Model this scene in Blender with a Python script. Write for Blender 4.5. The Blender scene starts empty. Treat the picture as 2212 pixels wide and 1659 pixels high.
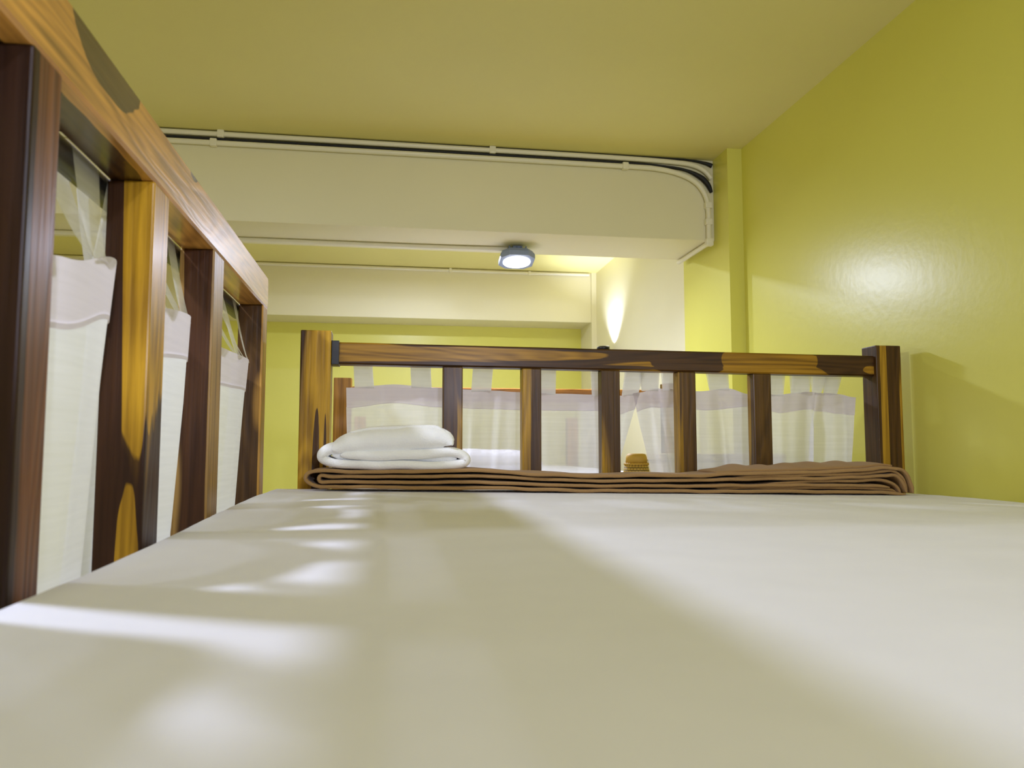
import bpy, bmesh, math, random
from mathutils import Vector, Matrix, noise
random.seed(7)
C = bpy.context.scene
COL = C.collection
H = 1.75            # eye height above the floor; every z below is given relative to it

# ------------------------------------------------------------------ camera
cam_d = bpy.data.cameras.new('camera')
cam = bpy.data.objects.new('camera', cam_d); COL.objects.link(cam)
cam_d.sensor_width = 36.0
cam_d.lens = 36.0 * 1700.0 / 2212.0
cam.location = (0, 0, H)
cam.rotation_euler = (math.radians(90 + 4.72), 0, -math.radians(8.765))
cam_d.clip_start = 0.01
cam_d.dof.use_dof = True
cam_d.dof.focus_distance = 1.5
cam_d.dof.aperture_fstop = 11.0
C.camera = cam

# ------------------------------------------------------------------ world, exposure
w = bpy.data.worlds.new('world'); C.world = w; w.use_nodes = True
w.node_tree.nodes['Background'].inputs[0].default_value = (0.8, 0.85, 1, 1)
w.node_tree.nodes['Background'].inputs[1].default_value = 0.0
C.view_settings.view_transform = 'Standard'
C.view_settings.look = 'None'
C.view_settings.gamma = 1.0
C.view_settings.use_curve_mapping = False
C.view_settings.exposure = 0.19
C.cycles.max_bounces = 12
C.cycles.diffuse_bounces = 7
C.cycles.transparent_max_bounces = 16

KEY_W = 12.0; FAR_W = 5.2; UP_W = 10.5; SIDE_FILL_W = 14.0; BACK_FILL_W = 6.0; BEY_FILL_W = 9.5; HEAD_FILL_W = 12.5
LAMP_COL = (0.92, 1.0, 1.34)

# ------------------------------------------------------------------ materials
def new_mat(name):
    m = bpy.data.materials.new(name); m.use_nodes = True
    nt = m.node_tree
    return m, nt, nt.nodes['Principled BSDF']

def plaster(name, col, rough, spec=0.5, bump=0.04, var=0.06):
    m, nt, b = new_mat(name)
    tc = nt.nodes.new('ShaderNodeTexCoord')
    n = nt.nodes.new('ShaderNodeTexNoise'); n.inputs['Scale'].default_value = 1.6; n.inputs['Detail'].default_value = 3
    nt.links.new(tc.outputs['Object'], n.inputs['Vector'])
    r = nt.nodes.new('ShaderNodeMixRGB')
    r.inputs[1].default_value = (*[c * (1 - var) for c in col], 1)
    r.inputs[2].default_value = (*[min(1, c * (1 + var)) for c in col], 1)
    nt.links.new(n.outputs['Fac'], r.inputs[0])
    nt.links.new(r.outputs[0], b.inputs['Base Color'])
    b.inputs['Roughness'].default_value = rough
    b.inputs['Specular IOR Level'].default_value = spec
    n2 = nt.nodes.new('ShaderNodeTexNoise'); n2.inputs['Scale'].default_value = 60; n2.inputs['Detail'].default_value = 4
    nt.links.new(tc.outputs['Object'], n2.inputs['Vector'])
    bp = nt.nodes.new('ShaderNodeBump'); bp.inputs['Strength'].default_value = bump; bp.inputs['Distance'].default_value = 0.01
    nt.links.new(n2.outputs['Fac'], bp.inputs['Height']); nt.links.new(bp.outputs[0], b.inputs['Normal'])
    return m

M_wall = plaster('lime_paint', (0.72, 0.685, 0.135), 0.32, 0.5, 0.03, 0.03)
M_ceil = plaster('cream_ceiling_paint', (0.80, 0.735, 0.30), 0.6, 0.3)
M_beam = plaster('cream_beam_paint', (0.80, 0.75, 0.52), 0.5, 0.3)
M_floor = plaster('floor_tile', (0.45, 0.38, 0.28), 0.4)
M_conduit = plaster('white_conduit_plastic', (0.82, 0.78, 0.62), 0.35, 0.5, 0.0)
M_tan = plaster('tan_laminate', (0.62, 0.52, 0.30), 0.45, 0.4, 0.0)

def flat(name, col, rough=0.5, metal=0.0, emit=None, es=0.0, spec=0.5):
    m, nt, b = new_mat(name)
    tc = nt.nodes.new('ShaderNodeTexCoord')
    n = nt.nodes.new('ShaderNodeTexNoise'); n.inputs['Scale'].default_value = 25
    nt.links.new(tc.outputs['Object'], n.inputs['Vector'])
    r = nt.nodes.new('ShaderNodeMixRGB')
    r.inputs[1].default_value = (*[c * 0.92 for c in col], 1); r.inputs[2].default_value = (*[min(1, c * 1.08) for c in col], 1)
    nt.links.new(n.outputs['Fac'], r.inputs[0]); nt.links.new(r.outputs[0], b.inputs['Base Color'])
    b.inputs['Roughness'].default_value = rough; b.inputs['Metallic'].default_value = metal
    b.inputs['Specular IOR Level'].default_value = spec
    if emit:
        b.inputs['Emission Color'].default_value = (*emit, 1); b.inputs['Emission Strength'].default_value = es
    return m
M_black = flat('black_metal', (0.012, 0.011, 0.012), 0.35)
M_shade_gap = flat('shade_gap_black', (0.006, 0.006, 0.007), 0.6)  # near-black colour for the shadow gaps beside the conduits
M_lampbody = flat('blue_grey_metal', (0.24, 0.29, 0.42), 0.45, 0.1)
M_lens = flat('lit_lens', (0.9, 0.9, 0.9), 0.3, 0, (0.93, 0.96, 1.0), 9.0)
M_lens_dim = flat('lit_spot_lens', (0.9, 0.9, 0.9), 0.3, 0, (1.0, 0.97, 0.92), 20.0)

def cloth(name, col, weave=900, bump=0.15, rough=0.9, fuzzy=False, sheen=0.2):
    m, nt, b = new_mat(name)
    tc = nt.nodes.new('ShaderNodeTexCoord')
    n = nt.nodes.new('ShaderNodeTexNoise'); n.inputs['Scale'].default_value = 12; n.inputs['Detail'].default_value = 4
    nt.links.new(tc.outputs['Object'], n.inputs['Vector'])
    r = nt.nodes.new('ShaderNodeMixRGB')
    r.inputs[1].default_value = (*[c * 0.93 for c in col], 1); r.inputs[2].default_value = (*[min(1, c * 1.05) for c in col], 1)
    nt.links.new(n.outputs['Fac'], r.inputs[0]); nt.links.new(r.outputs[0], b.inputs['Base Color'])
    b.inputs['Roughness'].default_value = rough; b.inputs['Specular IOR Level'].default_value = 0.15
    b.inputs['Sheen Weight'].default_value = sheen
    if fuzzy:
        h = nt.nodes.new('ShaderNodeTexNoise'); h.inputs['Scale'].default_value = weave; h.inputs['Detail'].default_value = 5
    else:
        h = nt.nodes.new('ShaderNodeTexVoronoi'); h.inputs['Scale'].default_value = weave
    nt.links.new(tc.outputs['Object'], h.inputs['Vector'])
    bp = nt.nodes.new('ShaderNodeBump'); bp.inputs['Strength'].default_value = bump; bp.inputs['Distance'].default_value = 0.002
    nt.links.new(h.outputs[0], bp.inputs['Height']); nt.links.new(bp.outputs[0], b.inputs['Normal'])
    return m
M_sheet = cloth('white_cotton_sheet', (0.80, 0.79, 0.85), 1200, 0.05)
M_towel = cloth('white_terry', (0.95, 0.95, 0.94), 450, 0.5, fuzzy=True, sheen=0.4)
M_blanket = cloth('brown_fleece', (0.37, 0.22, 0.09), 500, 0.4, fuzzy=True, sheen=0.1)

def sheer(name, col, opacity, weave=260.0):
    """thin woven voile: part open, part scattering cloth"""
    m = bpy.data.materials.new(name); m.use_nodes = True; nt = m.node_tree; nt.nodes.clear()
    out = nt.nodes.new('ShaderNodeOutputMaterial')
    tr = nt.nodes.new('ShaderNodeBsdfTransparent')
    df = nt.nodes.new('ShaderNodeBsdfDiffuse'); df.inputs[0].default_value = (*col, 1)
    tl = nt.nodes.new('ShaderNodeBsdfTranslucent'); tl.inputs[0].default_value = (*col, 1)
    mx = nt.nodes.new('ShaderNodeMixShader'); mx.inputs[0].default_value = 0.5
    nt.links.new(df.outputs[0], mx.inputs[1]); nt.links.new(tl.outputs[0], mx.inputs[2])
    tc = nt.nodes.new('ShaderNodeTexCoord')
    n = nt.nodes.new('ShaderNodeTexNoise'); n.inputs['Scale'].default_value = 9
    mp = nt.nodes.new('ShaderNodeMapping'); mp.inputs['Scale'].default_value = (1, 1, 22)
    nt.links.new(tc.outputs['Object'], mp.inputs[0]); nt.links.new(mp.outputs[0], n.inputs['Vector'])
    mr = nt.nodes.new('ShaderNodeMapRange')
    mr.inputs['To Min'].default_value = opacity - 0.08; mr.inputs['To Max'].default_value = opacity + 0.08
    nt.links.new(n.outputs['Fac'], mr.inputs[0])
    m2 = nt.nodes.new('ShaderNodeMixShader')
    nt.links.new(mr.outputs[0], m2.inputs[0]); nt.links.new(tr.outputs[0], m2.inputs[1]); nt.links.new(mx.outputs[0], m2.inputs[2])
    nt.links.new(m2.outputs[0], out.inputs[0])
    return m
M_voile = sheer('white_voile', (0.92, 0.92, 0.92), 0.73)
M_voile_dense = sheer('white_guard_voile', (0.88, 0.88, 0.86), 0.86)
M_hem = sheer('double_voile_hem', (0.74, 0.68, 0.69), 0.93)
M_tab = sheer('voile_tab', (0.86, 0.85, 0.82), 0.6)

def wood(name, axis, seed, dark=0.5, patches=(), gold=(0.56, 0.31, 0.018), brown=(0.075, 0.034, 0.006), rough=0.40, big=1.0, coat=0.06):
    """oiled teak: gold sapwood and dark heartwood split by a wandering boundary, grain along `axis`.
    patches: (cx,cy,cz, rx,ry,rz, +1 dark | -1 gold) in the part's own coordinates"""
    m, nt, b = new_mat(name); L = nt.links.new; N = nt.nodes.new
    tc = N('ShaderNodeTexCoord')
    def mapped(along, across, off):
        mp = N('ShaderNodeMapping'); s = [across] * 3; s[axis] = along
        mp.inputs['Scale'].default_value = s; mp.inputs['Location'].default_value = (seed * 3.1 + off, seed * 1.7, seed * 5.3)
        L(tc.outputs['Object'], mp.inputs[0]); return mp
    mp = mapped(1.5 * big, 15 * big, 0)
    nb = N('ShaderNodeTexNoise'); nb.inputs['Scale'].default_value = 1; nb.inputs['Detail'].default_value = 1.5; nb.inputs['Distortion'].default_value = 0.6
    L(mp.outputs[0], nb.inputs['Vector'])
    fac = nb.outputs['Fac']
    # boundary wobble for patches
    nw = N('ShaderNodeTexNoise'); nw.inputs['Scale'].default_value = 1; mw = mapped(12, 60, 4); L(mw.outputs[0], nw.inputs['Vector'])
    for (cx, cy, cz, rx, ry, rz, sg) in patches:
        sub = N('ShaderNodeVectorMath'); sub.operation = 'SUBTRACT'; sub.inputs[1].default_value = (cx, cy, cz); L(tc.outputs['Object'], sub.inputs[0])
        dv = N('ShaderNodeVectorMath'); dv.operation = 'DIVIDE'; dv.inputs[1].default_value = (rx, ry, rz); L(sub.outputs[0], dv.inputs[0])
        ln = N('ShaderNodeVectorMath'); ln.operation = 'LENGTH'; L(dv.outputs[0], ln.inputs[0])
        ad = N('ShaderNodeMath'); ad.operation = 'MULTIPLY_ADD'; L(nw.outputs['Fac'], ad.inputs[0]); ad.inputs[1].default_value = 0.35; L(ln.outputs['Value'], ad.inputs[2])
        mr = N('ShaderNodeMapRange'); mr.inputs['From Min'].default_value = 1.0; mr.inputs['From Max'].default_value = 1.3
        mr.inputs['To Min'].default_value = 0.6 * sg; mr.inputs['To Max'].default_value = 0.0; L(ad.outputs[0], mr.inputs[0])
        s2 = N('ShaderNodeMath'); s2.operation = 'ADD'; L(fac, s2.inputs[0]); L(mr.outputs[0], s2.inputs[1]); fac = s2.outputs[0]
    ramp = N('ShaderNodeMapRange'); ramp.inputs['From Min'].default_value = 1 - dark - 0.03; ramp.inputs['From Max'].default_value = 1 - dark + 0.03
    L(fac, ramp.inputs[0])
    # growth rings: bands of the same field
    rg = N('ShaderNodeMath'); rg.operation = 'MULTIPLY'; rg.inputs[1].default_value = 70; L(nb.outputs['Fac'], rg.inputs[0])
    sn = N('ShaderNodeMath'); sn.operation = 'SINE'; L(rg.outputs[0], sn.inputs[0])
    mf = mapped(6, 170, 9)
    nf = N('ShaderNodeTexNoise'); nf.inputs['Scale'].default_value = 1; nf.inputs['Detail'].default_value = 4; L(mf.outputs[0], nf.inputs['Vector'])
    g1 = N('ShaderNodeMath'); g1.operation = 'MULTIPLY_ADD'; L(sn.outputs[0], g1.inputs[0]); g1.inputs[1].default_value = 0.12; L(nf.outputs['Fac'], g1.inputs[2])
    gr = N('ShaderNodeMapRange'); gr.inputs['From Min'].default_value = 0.25; gr.inputs['From Max'].default_value = 0.75
    gr.inputs['To Min'].default_value = 0.0; gr.inputs['To Max'].default_value = 1.0; L(g1.outputs[0], gr.inputs[0])
    def pair(c):
        x = N('ShaderNodeMixRGB'); x.inputs[1].default_value = (c[0] * 0.55, c[1] * 0.5, c[2] * 0.45, 1); x.inputs[2].default_value = (min(1, c[0] * 1.25), min(1, c[1] * 1.25), c[2] * 1.3, 1)
        L(gr.outputs[0], x.inputs[0]); return x
    pg, pb = pair(gold), pair(brown)
    mx = N('ShaderNodeMixRGB'); L(ramp.outputs[0], mx.inputs[0]); L(pg.outputs[0], mx.inputs[1]); L(pb.outputs[0], mx.inputs[2])
    L(mx.outputs[0], b.inputs['Base Color'])
    b.inputs['Roughness'].default_value = rough; b.inputs['Coat Weight'].default_value = coat; b.inputs['Coat Roughness'].default_value = 0.2; b.inputs['Specular IOR Level'].default_value = 0.25
    bp = N('ShaderNodeBump'); bp.inputs['Strength'].default_value = 0.12; bp.inputs['Distance'].default_value = 0.003
    L(gr.outputs[0], bp.inputs['Height']); L(bp.outputs[0], b.inputs['Normal'])
    return m

# ------------------------------------------------------------------ object helpers
def finish(name, bm, mat, parent=None, smooth=False, origin=None):
    me = bpy.data.meshes.new(name)
    bmesh.ops.recalc_face_normals(bm, faces=bm.faces)
    o = bpy.data.objects.new(name, me); COL.objects.link(o)
    if origin is not None:
        bmesh.ops.translate(bm, verts=bm.verts, vec=-Vector(origin)); o.location = origin
    bm.to_mesh(me); bm.free(); me.materials.append(mat)
    if smooth:
        for p in me.polygons: p.use_smooth = True
    if parent:
        o.parent = parent; o.location = Vector(o.location) - parent.location
    return o
def empty(name, label, cat, loc, group=None):
    o = bpy.data.objects.new(name, None); COL.objects.link(o)
    o.location = (loc[0], loc[1], loc[2] + H); o.empty_display_size = 0.1
    o['label'] = label; o['category'] = cat
    if group: o['group'] = group
    return o
def tag(o, label, cat, group=None, kind=None):
    o['label'] = label; o['category'] = cat
    if group: o['group'] = group
    if kind: o['kind'] = kind
    return o
def box_bm(x0, x1, y0, y1, z0, z1, bev=0.0, seg=2, bm=None):
    own = bm is None
    if own: bm = bmesh.new()
    r = bmesh.ops.create_cube(bm, size=1)
    vs = r['verts']
    for v in vs:
        v.co = Vector(((x0 + x1) / 2 + v.co.x * (x1 - x0), (y0 + y1) / 2 + v.co.y * (y1 - y0), (z0 + z1) / 2 + v.co.z * (z1 - z0) + H))
    if bev:
        es = list({e for v in vs for e in v.link_edges})
        bmesh.ops.bevel(bm, geom=es, offset=bev, segments=seg, affect='EDGES', profile=0.6)
    return bm
def box(name, x0, x1, y0, y1, z0, z1, mat, parent=None, bev=0.0, seg=2):
    return finish(name, box_bm(x0, x1, y0, y1, z0, z1, bev, seg), mat, parent, origin=((x0 + x1) / 2, (y0 + y1) / 2, (z0 + z1) / 2 + H))
def struct(name, x0, x1, y0, y1, z0, z1, mat, label, cat, bev=0.0):
    return tag(box(name, x0, x1, y0, y1, z0, z1, mat, None, bev), label, cat, None, 'structure')
def tube_bm(pts, rad, seg=12, bm=None):
    if bm is None: bm = bmesh.new()
    pts = [Vector(p) + Vector((0, 0, H)) for p in pts]
    rads = rad if isinstance(rad, (list, tuple)) else [rad] * len(pts)
    rings = []; up = Vector((0, 0, 1)); prev = None
    for i, p in enumerate(pts):
        t = (pts[min(i + 1, len(pts) - 1)] - pts[max(i - 1, 0)]).normalized()
        if prev is None:
            a = t.cross(up if abs(t.z) < 0.9 else Vector((1, 0, 0))).normalized()
        else:
            a = (prev - t * prev.dot(t)).normalized()
        prev = a; b2 = t.cross(a)
        rings.append([bm.verts.new(p + (a * math.cos(k * 2 * math.pi / seg) + b2 * math.sin(k * 2 * math.pi / seg)) * rads[i]) for k in range(seg)])
    for r0, r1 in zip(rings, rings[1:]):
        for k in range(seg): bm.faces.new((r0[k], r0[(k + 1) % seg], r1[(k + 1) % seg], r1[k]))
    bm.faces.new(rings[0][::-1]); bm.faces.new(rings[-1])
    return bm
def lathe_bm(prof, cx, cy, seg=40, bm=None, M=None):
    if bm is None: bm = bmesh.new()
    rings = []
    for r, z in prof:
        ring = []
        for k in range(seg):
            a = 2 * math.pi * k / seg
            v = Vector((max(r, 1e-4) * math.cos(a), max(r, 1e-4) * math.sin(a), z))
            if M: v = M @ v
            ring.append(bm.verts.new(v + Vector((cx, cy, 0 if M else H))))
        rings.append(ring)
    for r0, r1 in zip(rings, rings[1:]):
        for k in range(seg): bm.faces.new((r0[k], r0[(k + 1) % seg], r1[(k + 1) % seg], r1[k]))
    bm.faces.new(rings[0][::-1]); bm.faces.new(rings[-1])
    return bm
def smooth_path(pts, n):
    """Catmull-Rom through tuples, n samples per span"""
    out = []
    P = [pts[0]] + list(pts) + [pts[-1]]
    for i in range(1, len(P) - 2):
        p0, p1, p2, p3 = [Vector(q) for q in P[i - 1:i + 3]]
        for k in range(n):
            t = k / n
            out.append(0.5 * ((2 * p1) + (p2 - p0) * t + (2 * p0 - 5 * p1 + 4 * p2 - p3) * t * t + (3 * p1 - p0 - 3 * p2 + p3) * t ** 3))
    out.append(Vector(pts[-1])); return out
def lerp_tab(tab, x):
    if x <= tab[0][0]: return tab[0][1]
    for (a, va), (b_, vb) in zip(tab, tab[1:]):
        if x <= b_:
            t = (x - a) / (b_ - a); t = t * t * (3 - 2 * t); return va + (vb - va) * t
    return tab[-1][1]
def nz(x, y=0.0, z=0.0): return noise.noise(Vector((x, y, z)))

# ------------------------------------------------------------------ room shell
XW, XL, YB, YF, ZC, ZF = 1.085, -2.5, -1.6, 4.30, 0.945, -H
struct('floor', XL, XW, YB, YF, ZF - 0.1, ZF, M_floor, 'brown tiled floor of the dormitory room', 'floor')
struct('ceiling', XL, XW, YB, YF, ZC, ZC + 0.1, M_ceil, 'cream painted low ceiling over the bunk bed', 'ceiling')
struct('wall_far_right', XW, XW + 0.1, 2.6, YF, ZF, ZC, M_beam, 'cream wall beyond the pillar, with a bright scallop of light', 'wall')
struct('wall_right', XW, XW + 0.1, YB, 2.6, ZF, ZC, M_wall, 'glossy lime yellow wall beside the bed', 'wall')
struct('wall_left', XL - 0.1, XL, YB, YF, ZF, ZC, M_wall, 'lime yellow wall on the far left of the room', 'wall')
struct('wall_far', XL, XW, YF, YF + 0.1, ZF, ZC, M_wall, 'lime yellow end wall below the far ceiling beam', 'wall')
struct('wall_back', XL, XW, YB - 0.1, YB, ZF, ZC, M_wall, 'lime yellow wall behind the bed head', 'wall')
struct('trim_1', XL, 1.037, 2.39, 2.655, 0.676, ZC, M_beam, 'cream boxed ceiling beam crossing above the foot of the bed', 'beam', 0.002)
struct('trim_2', XL, 1.058, 4.07, YF, 0.676, ZC, M_beam, 'cream ceiling beam against the end wall', 'beam', 0.002)
struct('trim_3', 1.037, XW, 2.28, 2.665, ZF, ZC, M_wall, 'lime yellow pillar at the end of the near beam', 'pillar')
struct('trim_4', 1.058, XW, 4.06, YF, ZF, ZC, M_beam, 'narrow cream pillar in the far corner', 'pillar')

# ------------------------------------------------------------------ lamps
def flood_lamp(x, y, ztop, tilt, watts, label, group=None, spin=0.0, on_wall=False):
    t = empty('flood_lamp', label, 'lamp', (x, y, ztop), group)
    B0 = Matrix.Rotation(math.pi / 2 if on_wall else 0, 4, 'X'); t.rotation_euler = B0.to_euler()
    R = Matrix.Translation((0, 0, -0.037)) @ Matrix.Rotation(spin, 4, 'Z') @ Matrix.Rotation(tilt, 4, 'X')
    def place(bm): 
        bm.transform(R); return bm
    def add(name, bm, mat, par, smooth=False):
        me = bpy.data.meshes.new(name); bmesh.ops.recalc_face_normals(bm, faces=bm.faces)
        bm.to_mesh(me); bm.free(); me.materials.append(mat)
        if smooth:
            for p in me.polygons: p.use_smooth = True
        o = bpy.data.objects.new(name, me); COL.objects.link(o); o.parent = par; return o
    # housing: chamfered square head with cooling fins on its back
    bm = bmesh.new(); rings = []
    for (s, z) in ((0.036, 0.018), (0.050, 0.012), (0.057, 0.0), (0.057, -0.016)):
        ch = s * 0.45; pts = [(s, -s + ch), (s, s - ch), (s - ch, s), (-s + ch, s), (-s, s - ch), (-s, -s + ch), (-s + ch, -s), (s - ch, -s)]
        rings.append([bm.verts.new((px, py, z)) for px, py in pts])
    for r0, r1 in zip(rings, rings[1:]):
        for k in range(8): bm.faces.new((r0[k], r0[(k + 1) % 8], r1[(k + 1) % 8], r1[k]))
    bm.faces.new(rings[0][::-1]); bm.faces.new(rings[-1])
    for k in range(5):
        r = bmesh.ops.create_cube(bm, size=1)
        for v in r['verts']: v.co = Vector(((k - 2) * 0.014 + v.co.x * 0.004, v.co.y * 0.066, 0.021 + v.co.z * 0.012))
    hs = add('housing', place(bm), M_lampbody, t)
    # lens
    bm = bmesh.new()
    prof = [(0.0, -0.0205), (0.040, -0.0205), (0.0455, -0.018), (0.0455, -0.0155)]
    rr = []
    for r_, z in prof: rr.append([bm.verts.new((max(r_, 1e-4) * math.cos(a * math.pi / 18), max(r_, 1e-4) * math.sin(a * math.pi / 18), z)) for a in range(36)])
    for r0, r1 in zip(rr, rr[1:]):
        for k in range(36): bm.faces.new((r0[k], r0[(k + 1) % 36], r1[(k + 1) % 36], r1[k]))
    bm.faces.new(rr[0]); bm.faces.new(rr[-1])
    add('lens', place(bm), M_lens, t)
    # bracket: mounting block, knob, neck
    bm = bmesh.new()
    r = bmesh.ops.create_cube(bm, size=1)
    for v in r['verts']: v.co = Vector((v.co.x * 0.034, v.co.y * 0.034, -0.0065 + v.co.z * 0.013))
    bmesh.ops.bevel(bm, geom=list(bm.edges), offset=0.003, segments=2, affect='EDGES')
    r = bmesh.ops.create_cone(bm, segments=16, radius1=0.011, radius2=0.011, depth=0.014, cap_ends=True)
    for v in r['verts']: v.co.z -= 0.016
    add('bracket', bm, M_lampbody, t)
    bm = bmesh.new()
    bmesh.ops.create_cone(bm, segments=20, radius1=0.008, radius2=0.008, depth=0.034, cap_ends=True, matrix=Matrix.Translation((0, 0, -0.016)) @ Matrix.Rotation(math.pi / 2, 4, 'X'))
    add('knob', bm, M_black, t)
    ld = bpy.data.lights.new('lamp_light', 'AREA'); ld.shape = 'DISK'; ld.size = 0.085; ld.energy = watts; ld.color = LAMP_COL
    lo = bpy.data.objects.new('lamp_light', ld); COL.objects.link(lo)
    lo.matrix_world = Matrix.Translation((x, y, ztop + H)) @ B0 @ R @ Matrix.Translation((0, 0, -0.023))
    return t
flood_lamp(0.410, 2.56, 0.676, math.radians(-11), FAR_W, 'small blue-grey flood lamp glowing white under the near ceiling beam')
flood_lamp(-0.80, 0.80, ZC, 0, KEY_W, 'flood lamp on the ceiling just left of the bed guard rail, outside the view')
flood_lamp(-1.75, 2.52, 0.676, 0, SIDE_FILL_W, 'added fill lamp under the near beam at the left side of the room, outside the view')  # unseen lamp, added as ambient fill for the room
flood_lamp(0.35, -1.15, ZC, math.radians(42), BACK_FILL_W, 'added fill lamp on the ceiling behind the bed head, outside the view')  # added out of view to lift the shaded part of the mattress

flood_lamp(0.12, 3.25, ZC, 0, BEY_FILL_W, 'added fill lamp on the ceiling between the two beams, hidden by the near beam')  # added behind the beam to brighten the far wall and far beam
flood_lamp(0.45, YB, 0.34, math.radians(-4), HEAD_FILL_W, 'added fill lamp fixed to the wall behind the bed head, outside the view', on_wall=True)  # unseen lamp, added to brighten the towel and footboard fronts
# wall up-light, its black rim just showing over the foot rail
ul = empty('wall_uplight', 'black round wall light washing the right wall, rim just above the foot rail', 'lamp', (1.045, 3.70, 0.40))
def lathe_obj(name, prof, cx, cy, mat, parent, seg=32, smooth=True):
    return finish(name, lathe_bm(prof, cx, cy, seg), mat, parent, smooth)
lathe_obj('shade', [(0.026, 0.40), (0.028, 0.402), (0.028, 0.500), (0.0255, 0.502), (0.024, 0.500), (0.024, 0.485), (0.0, 0.485)], 1.03, 3.72, M_black, ul, smooth=False)
lathe_obj('lens', [(0.0, 0.4865), (0.021, 0.4865), (0.021, 0.488), (0.0, 0.489)], 1.03, 3.72, M_lens_dim, ul)
box('mount', 1.055, XW, 3.70, 3.74, 0.43, 0.47, M_black, ul, 0.003)
sd = bpy.data.lights.new('uplight_light', 'SPOT'); sd.energy = UP_W; sd.color = LAMP_COL
sd.spot_size = math.radians(110); sd.spot_blend = 0.75; sd.shadow_soft_size = 0.012
so = bpy.data.objects.new('uplight_light', sd); COL.objects.link(so); so.location = (1.038, 3.715, 0.503 + H)
so.rotation_euler = (math.radians(180), math.radians(8), 0)

# ------------------------------------------------------------------ mattress
def mz(x, y):
    s = min(1, max(0, (y - 0.5) / 0.8)); s = s * s * (3 - 2 * s)
    z = -0.084 + s * (0.013 - 0.019 * (x + 0.2) / 1.25)
    z += 0.0012 * nz(x * 5, y * 7) + 0.0006 * nz(x * 16, y * 24, 4)
    return z
def mattress(name, x0, x1, y0, y1, zf, thick, mat, parent=None):
    bm = bmesh.new(); nx, ny = 70, 110; R = 0.014
    top = [[None] * (ny + 1) for _ in range(nx + 1)]
    for i in range(nx + 1):
        for j in range(ny + 1):
            u = i / nx; v = j / ny
            x = x0 + (x1 - x0) * u; y = y0 + (y1 - y0) * v
            e = min(x - x0, x1 - x, y - y0, y1 - y)
            d = 0
            if e < R: d = R - math.sqrt(max(0, R * R - (R - e) ** 2))
            top[i][j] = bm.verts.new((x, y, zf(x, y) - d + H))
    for i in range(nx):
        for j in range(ny): bm.faces.new((top[i][j], top[i + 1][j], top[i + 1][j + 1], top[i][j + 1]))
    loop = [top[i][0] for i in range(nx + 1)] + [top[nx][j] for j in range(1, ny + 1)] + [top[i][ny] for i in range(nx - 1, -1, -1)] + [top[0][j] for j in range(ny - 1, 0, -1)]
    low = [bm.verts.new((v.co.x, v.co.y, H - 0.084 - thick)) for v in loop]
    for k in range(len(loop)): bm.faces.new((loop[k], low[k], low[(k + 1) % len(loop)], loop[(k + 1) % len(loop)]))
    bm.faces.new(low)
    return finish(name, bm, mat, parent, True, origin=((x0 + x1) / 2, (y0 + y1) / 2, H - 0.084 - thick))
mt = mattress('mattress', -0.2185, 1.075, -0.55, 1.492, mz, 0.13, M_sheet)
tag(mt, 'mattress under a smooth white fitted sheet filling the near bunk', 'mattress')

# ------------------------------------------------------------------ the near bunk bed
bed = empty('bunk_bed', 'near teak bunk bed with slatted guard rail and footboard around the white mattress', 'bed', (0.43, 0.5, -H))
WOOD_GUARD = wood('teak_guard_rail', 1, 2.0, 0.30,
    [(0.0215, 0.165, 0.030, 0.03, 0.075, 0.034, 1), (-0.02, 0.20, -0.03, 0.03, 0.20, 0.008, 1), (0.0215, 0.43, 0.032, 0.01, 0.02, 0.012, 1)],
    gold=(0.68, 0.34, 0.075), coat=1.0)
# guard rail: thick plank with a chamfered top edge at its far end
gy0, gy1 = -0.50, 1.444
def guard_rail():
    bm = bmesh.new()
    prof = [(-0.2625, 0.252), (-0.2600, 0.2495), (-0.2225, 0.2495), (-0.2200, 0.252), (-0.2200, 0.3035), (-0.2235, 0.307), (-0.2590, 0.307), (-0.2625, 0.3035)]
    st = [gy0 + (gy1 - 0.012 - gy0) * k / 60 for k in range(61)] + [gy1 - 0.004, gy1]
    rings = []
    for i, y in enumerate(st):
        drop = 0.0 if i <= 60 else (0.004 if i == 61 else 0.012)
        rings.append([bm.verts.new((x, y, min(z, 0.307 - drop) + H + 0.0006 * nz(y * 5, x * 30))) for x, z in prof])
    for r0, r1 in zip(rings, rings[1:]):
        for k in range(8): bm.faces.new((r0[k], r0[(k + 1) % 8], r1[(k + 1) % 8], r1[k]))
    bm.faces.new(rings[0]); bm.faces.new(rings[-1][::-1])
    return finish('guard_rail', bm, WOOD_GUARD, bed, False, origin=(-0.24125, 0.47, 0.278 + H))
guard_rail()
def bar(name, x0, x1, y0, y1, z0, z1, mat, bev=0.002): return box(name, x0, x1, y0, y1, z0, z1, mat, bed, bev)
W1 = wood('teak_guard_slat_near', 2, 5.0, 0.30, [(0, -0.0215, 0.0, 0.03, 0.012, 0.5, 1)], gold=(0.20, 0.080, 0.032), brown=(0.035, 0.014, 0.007))  # dark patch puts the shade of the near face into the colour
W2 = wood('teak_guard_slat_flame', 2, 3.3, 0.52, [(0.010, 0.0, 0.27, 0.019, 0.08, 0.285, -1), (-0.012, 0, 0.0, 0.012, 0.05, 0.4, 1),
      (0.008, -0.03, -0.18, 0.0105, 0.06, 0.120, -1)], brown=(0.055, 0.020, 0.006))
W3 = wood('teak_guard_slat_dark', 2, 9.1, 0.60, [(-0.019, -0.02, 0.08, 0.005, 0.04, 0.2, -1), (0.0215, 0.004, 0.05, 0.004, 0.06, 0.40, -1)], gold=(0.40, 0.24, 0.07), brown=(0.075, 0.028, 0.008))
W4 = wood('teak_guard_post', 2, 12.4, 0.62, brown=(0.085, 0.032, 0.010))
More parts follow.
